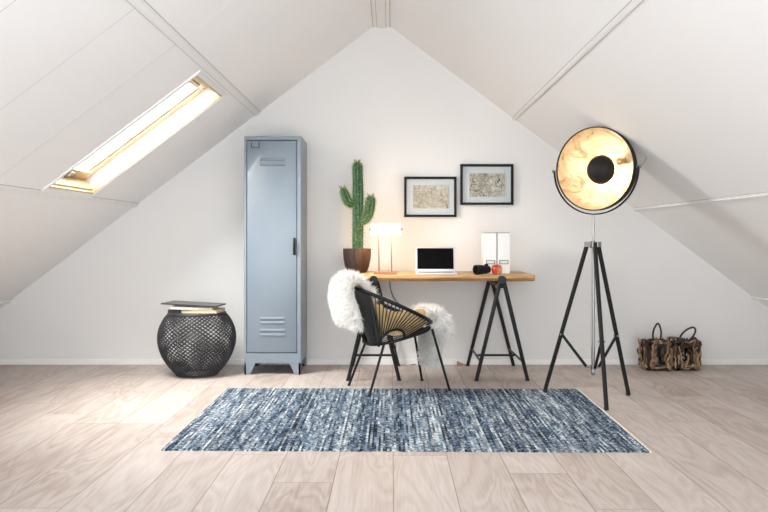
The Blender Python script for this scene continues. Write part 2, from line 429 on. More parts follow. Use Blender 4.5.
# ------------------------------------------------------------------ locker
def make_locker():
    yf, yb = 6.02, 6.47; x0, x1 = -1.106, -.680
    root = thing('metal_locker', 'tall narrow blue-grey steel locker standing against the white gable wall', 'locker', ((x0+x1)/2, (yf+yb)/2, 0))
    zb, zt = .088, 1.797
    dx0, dx1, dz0, dz1 = -1.087, -.708, .165, 1.763
    bm = NB()
    t = .018
    box(bm, x0, x0+t, yf, yb, zb, zt); box(bm, x1-t-.008, x1, yf, yb, zb, zt)
    box(bm, x0+t, x1-t-.008, yf, yb, dz1+.004, zt); box(bm, x0+t, x1-t-.008, yf, yb, zb, dz0-.004)
    box(bm, x0+t, x1-t-.008, yb-.01, yb, dz0-.004, dz1+.004)
    body = obj('body', bm, 'steel', root, smooth=False)
    bm = NB(); box(bm, x0+t+.0005, x1-t-.0085, yf+.022, yf+.026, dz0-.003, dz1+.003); obj('door_rebate', bm, 'steelgap', root, False)
    # door with pressed vents
    bm = NB(); box(bm, dx0+.003, dx1-.003, yf+.003, yf+.021, dz0+.002, dz1-.002, bev=.003)
    door = obj('door', bm, 'steel', root)
    for v in (159.4, 164.4, 318, 322.3, 329.9, 334.5):
        z = EYE-(v-237)*yf/F; xa, xb = -.985, -.800
        bm = NB()
        prism(bm, [(xa, yf+.0032, z-.009), (xa, yf-.007, z-.006), (xa, yf-.005, z+.001), (xa, yf+.0032, z+.009)], (xb-xa, 0, 0))
        obj('vent_louvre', bm, 'steel', door, False)
    bm = NB(); zc = 1.728; xa, xb = -1.052, -.990
    for (a, b, c, d) in ((xa, xa+.006, zc-.022, zc+.022), (xb-.006, xb, zc-.022, zc+.022), (xa, xb, zc-.022, zc-.017)):
        box(bm, a, b, yf-.004, yf+.004, c, d)
    obj('label_holder', bm, 'steelgap', door, False)
    bm = NB(); box(bm, -.737, -.717, yf-.006, yf+.004, .90, 1.03, bev=.003)
    h = obj('handle_plate', bm, 'black', door)
    bm = NB(); tube(bm, spline([(-.727, yf-.004, 1.015), (-.727, yf-.026, 1.0), (-.727, yf-.028, .95), (-.727, yf-.018, .915)], 5), .007, 8); obj('handle_lever', bm, 'black', door)
    for sx in (0, 1):
        for y in (yf, yb):
            bm = NB(); s = 1 if sx == 0 else -1; xe = x0 if sx == 0 else x1
            d = .06 if y == yf else -.06
            prism(bm, [(xe+s*.003, y, .003), (xe+s*.003, y, zb), (xe+s*.085, y, zb), (xe+s*.045, y, .003)], (0, .012 if d > 0 else -.012, 0))
            prism(bm, [(xe+s*.003, y, .003), (xe+s*.003, y, zb), (xe+s*.003, y+d*1.4, zb), (xe+s*.003, y+d*.7, .003)], (s*.012, 0, 0))
            ft = obj('foot', bm, 'steel', root, False)
            bm = NB(); xm = xe+s*.022; lathe(bm, [(.016, 0), (.016, .01)], 12, Matrix.Translation((xm, y+d*.35, 0))); obj('rubber_pad', bm, 'rubber', ft)
make_locker()

# ------------------------------------------------------------------ woven stool with magazines
def make_stool():
    cx, cy = -1.462, 6.03
    root = thing('woven_stool', 'round black open-weave wire stool with reading matter on it', 'stool', (cx, cy, 0))
    prof = [(.150, .012), (.205, .07), (.252, .145), (.278, .22), (.285, .29), (.272, .36), (.240, .425), (.208, .462)]
    pp = spline([(r, 0, z) for r, z in prof], 6)
    # arc-length resample
    L = [0]
    for a, b in zip(pp, pp[1:]): L.append(L[-1]+(b-a).length)
    rows = 34; ncol = 42
    def samp(s):
        s *= L[-1]
        for i in range(len(L)-1):
            if L[i+1] >= s:
                t = (s-L[i])/(L[i+1]-L[i]+1e-9); return pp[i].lerp(pp[i+1], t)
        return pp[-1]
    bm = NB(); grid = []
    for i in range(rows+1):
        p = samp(i/rows); off = .5*(i % 2)
        grid.append([bm.verts.new((cx+p.x*math.cos(2*PI*(k+off)/ncol), cy+p.x*math.sin(2*PI*(k+off)/ncol), p.z)) for k in range(ncol)])
    for i in range(0, rows-1):
        for k in range(ncol):   # diamonds
            if i % 2 == 0: l, r = grid[i+1][(k-1) % ncol], grid[i+1][k]
            else: l, r = grid[i+1][k], grid[i+1][(k+1) % ncol]
            bm.faces.new([grid[i][k], r, grid[i+2][k], l])
    o = obj('woven_body', bm, 'basket', root)
    w = o.modifiers.new('w', 'WIREFRAME'); w.thickness = .0108; w.use_even_offset = False; w.use_replace = True
    bm = NB(); tube(bm, [(cx+.208*math.cos(a*PI/24), cy+.208*math.sin(a*PI/24), .464) for a in range(48)], .009, 8, True)
    obj('rim', bm, 'basket', root)
    bm = NB(); tube(bm, [(cx+.15*math.cos(a*PI/24), cy+.15*math.sin(a*PI/24), .008) for a in range(48)], .008, 8, True)
    obj('base_ring', bm, 'basket', root)
    bm = NB(); lathe(bm, [(0, .464), (.2, .464), (.203, .470), (.2, .475), (0, .475)], 40, Matrix.Translation((cx, cy, 0))); obj('top', bm, 'basket', root)
    return cx, cy
scx, scy = make_stool()
def book(name, label, cover, pages, cx, cy, z, w, d, h, rot, cat='book', tilt=(0, 0), group=None):
    root = thing(name, label, cat, (cx, cy, z), group)
    Mx = Matrix.Translation((cx, cy, z)) @ Matrix.Rotation(rot, 4, 'Z') @ Matrix.Rotation(tilt[0], 4, 'Y') @ Matrix.Rotation(tilt[1], 4, 'X')
    t = min(.004, h*.25)
    bm = NB(); box(bm, -w/2, w/2, -d/2, d/2, 0, t, Mx); box(bm, -w/2, w/2, -d/2, d/2, h-t, h, Mx); box(bm, -w/2-.001, -w/2+t, -d/2, d/2, t, h-t, Mx)
    obj('cover', bm, cover, root, False)
    bm = NB(); box(bm, -w/2+t+.0005, w/2-.004, -d/2+.004, d/2-.004, t+.0003, h-t-.0003, Mx); obj('pages', bm, pages, root, False)
book('book', 'book with tan page edges under the cream magazine, right side of the woven stool', 'cream', 'cream', scx+.062, scy-.045, .4755, .265, .22, .024, R(-5))
book('notebook', 'small dark-covered notebook beside the tan book, left side of the woven stool', 'darkbook', 'darkbook', scx-.135, scy-.02, .4755, .115, .20, .022, R(4), 'notebook')
book('magazine', 'cream magazine lying under the grey folder and over the tan book on the stool', 'magazine', 'paper', scx-.010, scy-.04, .5018, .31, .225, .018, R(3), 'magazine', tilt=(R(1.2), 0))
book('folder', 'thin charcoal grey folder topmost on the woven stool, jutting out over its left side', 'greybook', 'greybook', scx-.015, scy-.03, .5300, .415, .25, .010, R(-7), 'folder', tilt=(R(2.4), 0))

# ------------------------------------------------------------------ desk
def make_desk():
    TZ = .760; x0, x1, y0, y1 = -.34, 1.045, 5.795, 6.475
    root = thing('trestle_desk', 'live-edge oak plank desk on two black metal trestles against the back wall', 'desk', ((x0+x1)/2, 6.1, 0))
    bm = NB(); n = 90; prev = None; rings = []
    for i in range(n+1):
        t = i/n; x = x0+(x1-x0)*t
        w = .010*noise.noise(Vector((x*4.0, 1.3, 0)))+.006*noise.noise(Vector((x*11, 7.3, 0)))
        zb = TZ-.046+.006*noise.noise(Vector((x*5, 3.1, 2)))
        yf = y0+w; rz = .010
        ring = [(yf+rz, TZ), (yf+.002, TZ-.008), (yf-.003, TZ-.022), (yf+.006, zb+.010), (yf+.022, zb), (y1-.004, zb), (y1, zb+.004), (y1, TZ-.004), (y1-.004, TZ)]
        sh = .004 if i in (0, n) else 0
        rings.append([bm.verts.new((x, yy+(sh if yy < 6 else -sh), zz)) for yy, zz in ring])
    for A, B in zip(rings, rings[1:]):
        m = len(A)
        for k in range(m): bm.faces.new([A[k], A[(k+1) % m], B[(k+1) % m], B[k]])
    bm.faces.new(rings[0]); bm.faces.new(rings[-1][::-1])
    obj('tabletop', bm, 'desk', root)
    for cx in (-.125, .800):
        yfr, ybk, za = 5.766, 6.43, .725
        bm = NB()
        tube(bm, [(cx, yfr+.01, .685), (cx, ybk, .685)], .020, 12)                 # beam under the top
        for y in (yfr, ybk):
            zz = .727 if y == yfr else .685
            lathe(bm, [(0, -.017), (.030, -.015), (.030, .015), (0, .017)] if y == yfr else [(0, -.016), (.027, -.014), (.027, .014), (0, .016)], 20, Matrix.Translation((cx, y, zz)) @ Matrix.Rotation(PI/2, 4, 'X'))
        tr = obj('trestle', bm, 'black', root)
        for y in (yfr, ybk):
            for s in (-1, 1):
                top = .722 if y == yfr else .685
                b2 = NB(); tube(b2, [(cx+s*.012, y, top), (cx+s*.184, y, .006)], [.016, .0135], 10)
                lg = obj('leg', b2, 'black', tr)
                b2 = NB(); lathe(b2, [(.015, 0), (.0155, .012)], 12, Matrix.Translation((cx+s*.184, y, 0))); obj('rubber_foot', b2, 'rubber', lg)
        zst = .135; sx = .012+.172*(.722-zst)/.716
        for s in (-1, 1):
            b2 = NB(); tube(b2, [(cx+s*(sx), yfr+.012, zst), (cx+s*sx*.97, ybk-.012, zst)], .008, 8); obj('side_stretcher', b2, 'black', tr)
        b2 = NB(); tube(b2, [(cx-sx*.985+.008, 6.1, zst), (cx+sx*.985-.008, 6.1, zst)], .0085, 8); obj('cross_stretcher', b2, 'black', tr)
    return TZ
TZ = make_desk()+.0005

# ------------------------------------------------------------------ potted cactus
def column(bm, path, radii, ribs, tufts, spine_n):
    path = spline(path, 8); n = len(path); seg = ribs*4
    tang = [(path[min(i+1, n-1)]-path[max(i-1, 0)]).normalized() for i in range(n)]
    rr = []
    for i in range(n):
        t = i/(n-1)*(len(radii)-1); k = min(int(t), len(radii)-2); rr.append(radii[k]*(1-(t-k))+radii[k+1]*(t-k))
    ref = Vector((0, 1, 0)); rings = []
    for i in range(n):
        u = tang[i].cross(ref).normalized(); w = tang[i].cross(u)
        L = []
        for k in range(seg):
            a = 2*PI*k/seg; q = 1+.085*math.cos(a*ribs)
            d = u*math.cos(a)+w*math.sin(a); L.append(bm.verts.new(path[i]+d*rr[i]*q))
            if k % 4 == 0 and i % 1 == 0:
                spine_n.append((path[i]+d*rr[i]*1.12, d, tang[i], rr[i]))
        rings.append(L)
    for A, B in zip(rings, rings[1:]):
        for k in range(seg): bm.faces.new([A[k], A[(k+1) % seg], B[(k+1) % seg], B[k]])
    bm.faces.new(rings[0][::-1]); bm.faces.new(rings[-1])
    tufts.append((path[-1], tang[-1], rr[-3]))
def cone(bm, p, d, l, r):
    d = d.normalized(); ref = Vector((0, 0, 1)) if abs(d.z) < .9 else Vector((1, 0, 0)); u = d.cross(ref).normalized(); w = d.cross(u)
    a = [bm.verts.new(p+(u*math.cos(2*PI*k/3)+w*math.sin(2*PI*k/3))*r) for k in range(3)]; t = bm.verts.new(p+d*l)
    for k in range(3): bm.faces.new([a[k], a[(k+1) % 3], t])
def make_cactus():
    Y = 6.20; cx = (357-391)*Y/F; px = Y/F
    root = thing('potted_cactus', 'tall green two-armed cactus in a dark wooden bowl pot at the desk\'s left end', 'potted plant', (cx, Y, TZ))
    bm = NB(); R0 = 14.0*px
    prof = [(0, 0), (R0*.62, 0), (R0*.74, .010), (R0*.86, .045), (R0*.96, .10), (R0*1.0, .15), (R0*1.0, .186), (R0*.93, .186), (R0*.90, .14), (R0*.8, .13)]
    lathe(bm, prof, 40, Matrix.Translation((cx, Y, TZ)), False); obj('pot', bm, 'pot', root)
    bm = NB(); lathe(bm, [(0, .158), (R0*.5, .160), (R0*.91, .152)], 30, Matrix.Translation((cx, Y, TZ)), False); obj('soil', bm, 'soil', root)
    sp, tf = [], []
    def P(u, v, dy=0): return at(u, v, Y+dy) * 1.0
    bm = NB()
    column(bm, [P(357.5, 252), P(358, 225), P(358, 195), P(357.6, 172), P(357.2, 165), P(357, 162)], [5.0*px, 5.2*px, 5.1*px, 4.8*px, 4.0*px, 1.2*px], 11, tf, sp)
    trunk = obj('cactus_stem', bm, 'cactus', root)
    bm = NB(); column(bm, [P(355, 204, -.01), P(350.5, 204, -.015), P(347.5, 201, -.018), P(345.5, 196, -.02), P(343.5, 191, -.02), P(342.7, 188.5, -.02)], [2.6*px, 3.4*px, 4.0*px, 4.1*px, 3.3*px, 1.0*px], 9, tf, sp)
    obj('cactus_arm', bm, 'cactus', root)
    bm = NB(); column(bm, [P(361, 222, -.01), P(365, 220, -.015), P(368.3, 214, -.02), P(369.8, 206, -.02), P(370.5, 199, -.02), P(370.7, 196, -.02)], [2.6*px, 3.8*px, 4.7*px, 4.9*px, 4.2*px, 1.3*px], 9, tf, sp)
    obj('cactus_arm', bm, 'cactus', root)
    bm = NB()
    for p, d, t, r in sp:
        for q in range(2):
            dd = (d+Vector((random.uniform(-.6, .6), random.uniform(-.6, .6), random.uniform(-.5, .7)))).normalized()
            cone(bm, p-d*.001, dd, random.uniform(.010, .021), .0018)
    s = obj('spines', bm, 'cactuspine', root, False); s['kind'] = 'stuff'; s['label'] = 'fine pale spines along the ribs'
    bm = NB()
    for p, t, r in tf:
        for q in range(14):
            a = q*2*PI/7; d = (t+Vector((math.cos(a), math.sin(a), 0))*random.uniform(.5, 1.1)).normalized()
            cone(bm, p+Vector((math.cos(a), math.sin(a), 0))*.008-t*.008, d, random.uniform(.030, .052), .0065)
    s = obj('tip_tufts', bm, 'tuft', root, False); s['kind'] = 'stuff'; s['label'] = 'yellowish tufts crowning the stem and both arms'
make_cactus()

# ------------------------------------------------------------------ desk lamp
def make_lamp():
    Y = 5.93; px = Y/F; cx = (385.8-391)*px
    root = thing('desk_lamp', 'lit banker lamp with white glass shade on two thin posts on the desk', 'lamp', (cx, Y, TZ))
    x0, x1 = (371.4-391)*px, (400.4-391)*px
    zc = EYE-(229.3-237)*px; zt = EYE-(223.6-237)*px; zb = EYE-(235.4-237)*px
    # half-round glass trough
    bm = NB(); prof = []
    for k in range(13):
        a = PI*k/12; prof.append((-.052*math.cos(a), zb+(zt-zb)*math.sin(a)**.75))
    inner = [(-.046*math.cos(PI*k/12), zb+(zt-zb-.005)*math.sin(PI*k/12)**.75) for k in range(12, -1, -1)]
    prism(bm, [(x0, Y+a, b) for a, b in prof+inner], (x1-x0, 0, 0))
    for x in (x0, x1-.004): prism(bm, [(x, Y+a, b) for a, b in prof], (.004, 0, 0))
    s = obj('lamp_shade', bm, 'opal', root); s['label'] = 'glowing white glass shade'
    bm = NB(); tube(bm, [(x0+.02, Y, zb+.03), (x1-.02, Y, zb+.03)], .010, 10); obj('bulb', bm, 'litbulb', root)
    bm = NB(); tube(bm, [(x0-.008, Y, zc), (x1+.008, Y, zc)], .004, 8)
    obj('pivot_rod', bm, 'brass', root)
    for x in (x0-.010, x1+.010):
        bm = NB(); ball(bm, Vector((x, Y, zc)), .0075, 12); obj('end_knob', bm, 'brass', root)
    zbase = TZ
    for u in (379.0, 391.6):
        bm = NB(); tube(bm, [((u-391)*px, Y, zbase+.018), ((u-391)*px, Y, zc)], .0046, 10); obj('post', bm, 'brass', root)
    bm = NB(); box(bm, (374-391)*px, (397-391)*px, Y-.045, Y+.045, zbase, zbase+.019, bev=.003); obj('base', bm, 'copper', root)
    return cx, Y, zb
lcx, lcy, lzb = make_lamp()
bm = NB(); tube(bm, spline([(-.04, 5.97, TZ+.004), (-.03, 6.2, TZ+.004), (-.02, 6.45, TZ+.004), (-.015, 6.489, TZ-.01), (-.005, 6.489, .62), (.03, 6.488, .53), (.09, 6.487, .46), (.07, 6.487, .36), (.04, 6.478, .2), (.06, 6.478, .01), (.2, 6.477, .006)], 8), .0032, 6)
tag(obj('lamp_cord', bm, 'grey', loc=(0, 6.48, 0)), 'thin dark cord hanging down the wall behind the desk', 'cord')

# ------------------------------------------------------------------ laptop
def make_laptop():
    Yf, Yh = 5.835, 6.045; px = 5.98/F
    x0, x1 = (415.8-391)*px, (456.2-391)*px
    root = thing('laptop', 'open silver laptop with a black screen on the oak desk', 'laptop', ((x0+x1)/2, 5.95, TZ))
    bm = NB(); box(bm, x0, x1, Yf, Yh, TZ, TZ+.013, bev=.004); base = obj('base', bm, 'silver', root)
    bm = NB()
    for r in range(5):
        for c in range(13):
            xa = x0+.025+c*(x1-x0-.05)/13; ya = Yh-.105+r*.018
            box(bm, xa+.001, xa+(x1-x0-.05)/13-.001, ya+.001, ya+.016, TZ+.013, TZ+.0142)
    obj('keyboard', bm, 'key', base, False)
    bm = NB(); box(bm, (x0+x1)/2-.045, (x0+x1)/2+.045, Yf+.015, Yf+.08, TZ+.013, TZ+.0134); obj('trackpad', bm, 'silver', base, False)
    Mx = Matrix.Translation(((x0+x1)/2, Yh-.006, TZ+.014)) @ Matrix.Rotation(R(-16), 4, 'X')
    w = (x1-x0)/2; H = .196
    bm = NB(); box(bm, -w, w, 0, .007, 0, H, Mx, bev=.003); lid = obj('lid', bm, 'silver', root)
    bm = NB(); box(bm, -w+.013, w-.013, -.0012, .001, .020, H-.013, Mx); obj('screen', bm, 'screen', lid, False)
make_laptop()

# ------------------------------------------------------------------ magazine files, camera lens, apple
def make_file(u0, u1, label):
    Y = 6.04; px = Y/F; x0, x1 = (u0-391)*px, (u1-391)*px; d = .235; H = .305
    root = thing('file_box', label, 'file box', ((x0+x1)/2, Y+d/2, TZ), 'white file boxes on the desk')
    bm = NB(); box(bm, x0, x1, Y, Y+d, TZ, TZ+H, bev=.002); body = obj('box', bm, 'binder', root, False)
    bm = NB(); box(bm, x0+.003, x1-.003, Y+.004, Y+d-.004, TZ+H-.002, TZ+H+.004); obj('lid_edge', bm, 'grey', root, False)
    xc = (x0+x1)/2; zc = TZ+.086; a, b = .033, .015
    bm = NB()
    for (p, q, r, s) in ((-a, a, b-.004, b), (-a, a, -b, -b+.004), (-a, -a+.004, -b+.004, b-.004), (a-.004, a, -b+.004, b-.004)):
        box(bm, xc+p, xc+q, Y-.003, Y, zc+r, zc+s)
    h = obj('label_holder', bm, 'grey', root, False)
    bm = NB(); box(bm, xc-a+.004, xc+a-.004, Y-.001, Y, zc-b+.004, zc+b-.004); obj('label_card', bm, 'paper', h, False)
make_file(484.4, 496.6, 'white upright file box nearer the laptop, behind the black lens')
make_file(497.6, 510.0, 'white upright file box nearer the desk\'s right end, behind the apple')
def make_lens():
    Y = 5.865; c = Vector(((482-391)*Y/F, Y, TZ+.0365))
    root = thing('camera_lens', 'black zoom lens lying on its side beside the red apple', 'camera lens', (c.x, c.y, TZ))
    ax = Vector((-.86, -.50, 0)).normalized(); Mx = frame_to(c, ax)
    bm = NB(); lathe(bm, [(0, -.062), (.026, -.062), (.026, -.045), (.030, -.04), (.030, -.01), (.0325, -.006), (.0325, .022), (.036, .03), (.036, .058), (.031, .058), (.029, .048), (0, .046)], 28, Mx)
    b = obj('barrel', bm, 'blacksatin', root)
    for z0 in (-.035, -.002):
        bm = NB()
        for k in range(36):
            a = 2*PI*k/36; rr = .0305 if z0 < -.01 else .033
            tube(bm, [Mx @ Vector((rr*math.cos(a), rr*math.sin(a), z0)), Mx @ Vector((rr*math.cos(a), rr*math.sin(a), z0+.02))], .0012, 4)
        obj('grip_ring', bm, 'rubber', root, False)
    bm = NB(); lathe(bm, [(0, .053), (.012, .052), (.024, .049), (.0288, .0485)], 24, Mx, False); obj('front_glass', bm, 'screen', root)
    bm = NB(); Mt = Matrix.Translation(c+Vector((.035, .03, .028))); box(bm, -.014, .014, -.012, .012, -.004, .012, Mt, bev=.003); obj('collar_foot', bm, 'blacksatin', root)
make_lens()
def make_apple():
    Y = 5.85; c = Vector(((496.8-391)*Y/F, Y, TZ)); r = .039
    root = thing('apple', 'red and yellow apple in front of the white file boxes', 'apple', c)
    prof = [(0, .006), (.010, .001), (.018, 0), (.029, .008), (.0365, .022), (.0395, .038), (.038, .052), (.031, .066), (.02, .073), (.010, .071), (0, .063)]
    pp = [(p.x, p.z) for p in spline([(a, 0, b) for a, b in prof], 4)]; pp = [(max(a, 0), b) for a, b in pp]; pp[0] = (0, .006); pp[-1] = (0, .063)
    bm = NB(); lathe(bm, pp, 32, Matrix.Translation(c), False); obj('fruit', bm, 'apple', root)
    bm = NB(); tube(bm, [c+Vector((0, 0, .063)), c+Vector((.002, 0, .075)), c+Vector((.006, -.002, .083))], [.0016, .0014, .0018], 6); obj('stem', bm, 'wedge', root)
make_apple()

# ------------------------------------------------------------------ framed maps
def make_frame(u0, u1, v0, v1, mu0, mu1, mv0, mv1, mapm, label):
    Yw = WALL; Yf = Yw-.034; px = Yf/F
    x0, x1 = (u0-391)*px, (u1-391)*px; z1, z0 = EYE-(v0-237)*px, EYE-(v1-237)*px
    root = thing('picture_frame', label, 'framed map', ((x0+x1)/2, Yw, z0), 'framed antique maps on the back wall')
    w = .019; bm = NB()
    box(bm, x0, x1, Yf, Yw-.001, z1-w, z1, bev=.0015); box(bm, x0, x1, Yf, Yw-.001, z0, z0+w, bev=.0015)
    box(bm, x0, x0+w, Yf, Yw-.001, z0+w, z1-w); box(bm, x1-w, x1, Yf, Yw-.001, z0+w, z1-w)
    obj('frame', bm, 'blacksatin', root, False)
    bm = NB(); box(bm, x0+w, x1-w, Yw-.008, Yw-.002, z0+w, z1-w); obj('backing', bm, 'mount', root, False)
    p2 = (Yw-.018)/F; a0, a1 = (mu0-391)*p2, (mu1-391)*p2; b1, b0 = EYE-(mv0-237)*p2, EYE-(mv1-237)*p2
    # thick, slightly curled sheet floating off the backing
    bm = NB(); n = 16; A = []; B = []
    for i in range(n+1):
        t = i/n; y = Yw-.013-.006*(2*t-1)**2*(1 if t > .5 else .4)
        A.append([bm.verts.new((a0+(a1-a0)*t, y, z)) for z in (b0, b1)]); B.append([bm.verts.new((a0+(a1-a0)*t, y+.003, z)) for z in (b0, b1)])
    for i in range(n):
        bm.faces.new([A[i][0], A[i+1][0], A[i+1][1], A[i][1]]); bm.faces.new([B[i][0], B[i][1], B[i+1][1], B[i+1][0]])
        bm.faces.new([A[i][0], B[i][0], B[i+1][0], A[i+1][0]]); bm.faces.new([A[i][1], A[i+1][1], B[i+1][1], B[i][1]])
    for i in (0, n): bm.faces.new([A[i][0], A[i][1], B[i][1], B[i][0]])
    obj('map_sheet', bm, mapm, root)
    bm = NB(); box(bm, x0+w, x1-w, Yf+.006, Yf+.008, z0+w, z1-w); obj('glass', bm, 'glass', root, False)
make_frame(404.2, 456.6, 176.6, 217.0, 413.2, 448.2, 185.2, 208.4, 'map1', 'black-framed antique street map, the lower one, above the laptop')
make_frame(460.5, 513.6, 164.0, 204.8, 469.5, 504.6, 173.2, 196.8, 'map2', 'black-framed antique map with a dark inlet, the higher one, above the file boxes')

# ------------------------------------------------------------------ small wooden wedge at the skirting
bm = NB(); a = Vector(((457.3-391)*6.42/F, 6.43, 0))
prism(bm, [(a.x, a.y, 0), (a.x, a.y, .034), (a.x+.068, a.y, .006), (a.x+.068, a.y, 0)], (0, .035, 0))
tag(obj('wooden_wedge', bm, 'wedge', smooth=False, loc=a), 'small brown wooden wedge on the floor by the skirting under the desk', 'wedge')

# ------------------------------------------------------------------ rope chair and sheepskin
CX, CY = .027, 5.45
fw = Vector((.94, .342, 0)).normalized(); lt = Vector((-fw.y, fw.x, 0))
def C(f, l, z): return Vector((CX, CY, 0))+fw*f+lt*l+Vector((0, 0, z))
FC, FH, LH = -.045, .285, .305
def rimz(f): return .708-.455*(f+.33)
def rim(a): f = FC+FH*math.cos(a); return (f, LH*math.sin(a), rimz(f))
def loop(a, n=2.7):
    c, s = math.cos(a), math.sin(a)
    f = .010+.215*math.copysign(abs(c)**(2/n), c); l = .205*math.copysign(abs(s)**(2/n), s)
    return (f, l, .337+.245*(f+.14))
def make_chair():
    root = thing('rope_chair', 'low black rope lounge chair on four thin legs standing on the rug before the desk', 'chair', C(0, 0, 0))
    bm = NB(); tube(bm, [C(*rim(2*PI*k/64)) for k in range(64)], .0125, 10, True); obj('rim_tube', bm, 'black', root)
    bm = NB(); tube(bm, [C(*loop(2*PI*k/56)) for k in range(56)], .010, 8, True); obj('seat_frame', bm, 'black', root)
    bmc = NB(); cr = .0042
    def cord(a, b): tube(bmc, [C(*a), C(*b)], cr, 5)
    fm, rm = -.100, .090
    for s in (-1, 1):
        # half-moon hoop on the side of the bowl
        def wallpt(f, h):
            fl = f; zb = .337+.245*(f+.14); lb = s*.205
            fr = f; rz = rimz(fr); lr = s*LH*math.sqrt(max(.02, 1-((fr-FC)/FH)**2)); t = h/(rz-zb)
            return (f, lb+(lr-lb)*t, zb+h)
        arc = [wallpt(fm+rm*math.cos(PI*k/16), rm*.95*math.sin(PI*k/16)) for k in range(17)]
        bm = NB(); tube(bm, [C(*p) for p in arc], .0085, 8); obj('half_moon_hoop', bm, 'black', root)
        N = 18
        for k in range(N):
            t = k/(N-1); p = wallpt(fm+rm*math.cos(PI*(.02+.96*t)), rm*.95*math.sin(PI*(.02+.96*t)))
            fr = .205+(-.250-.205)*t**.92
            q = (fr, s*LH*math.sqrt(max(0, 1-((fr-FC)/FH)**2)), rimz(fr)); cord(p, q)
        for k in range(24):      # back quarter, dense
            t = k/23; a = PI-s*0+0
            fr = -.250-(.079)*t; lr = s*LH*math.sqrt(max(0, 1-((fr-FC)/FH)**2))
            ff = -.15-.052*t; lb = s*.205*(max(0, 1-abs((ff-.010)/.215)**2.7))**(1/2.7)
            cord((ff, lb, .337+.245*(ff+.14)), (fr, lr, rimz(fr)))
        for k in range(16):      # front quarter
            t = k/15; fr = .205+.034*t; lr = s*LH*math.sqrt(max(0, 1-((fr-FC)/FH)**2))
            ff = -.02+.24*t; lb = s*.205*(max(0, 1-abs((ff-.010)/.215)**2.7))**(1/2.7)
            cord((ff, lb, .337+.245*(ff+.14)), (fr, lr, rimz(fr)))
    for k in range(20):          # seat cords
        f = -.18+k*.38/19; lb = .205*(max(0, 1-abs((f-.010)/.215)**2.7))**(1/2.7)-.006; z = .337+.245*(f+.14)
        tube(bmc, [C(f, -lb, z), C(f, 0, z-.004), C(f, lb, z)], cr, 5)
    w = obj('cord_webbing', bmc, 'cord', root); w['label'] = 'black plastic cords fanned between rim and seat'
    for (ft, ff, s) in ((-.14, -.258, -1), (-.14, -.258, 1), (.20, .305, -1), (.20, .29, 1)):
        top = C(ft, s*.175, .337+.245*(ft+.14)); on_rug = s < 0
        foot = C(ff, s*.225, RUG_Z if on_rug else 0)
        bm = NB(); tube(bm, [top, foot+Vector((0, 0, .006))], .0085, 8); lg = obj('leg', bm, 'black', root)
        bm = NB(); lathe(bm, [(.0105, 0), (.0115, .004), (.010, .014)], 10, Matrix.Translation(foot)); obj('foot_cap', bm, 'rubber', lg)
make_chair()

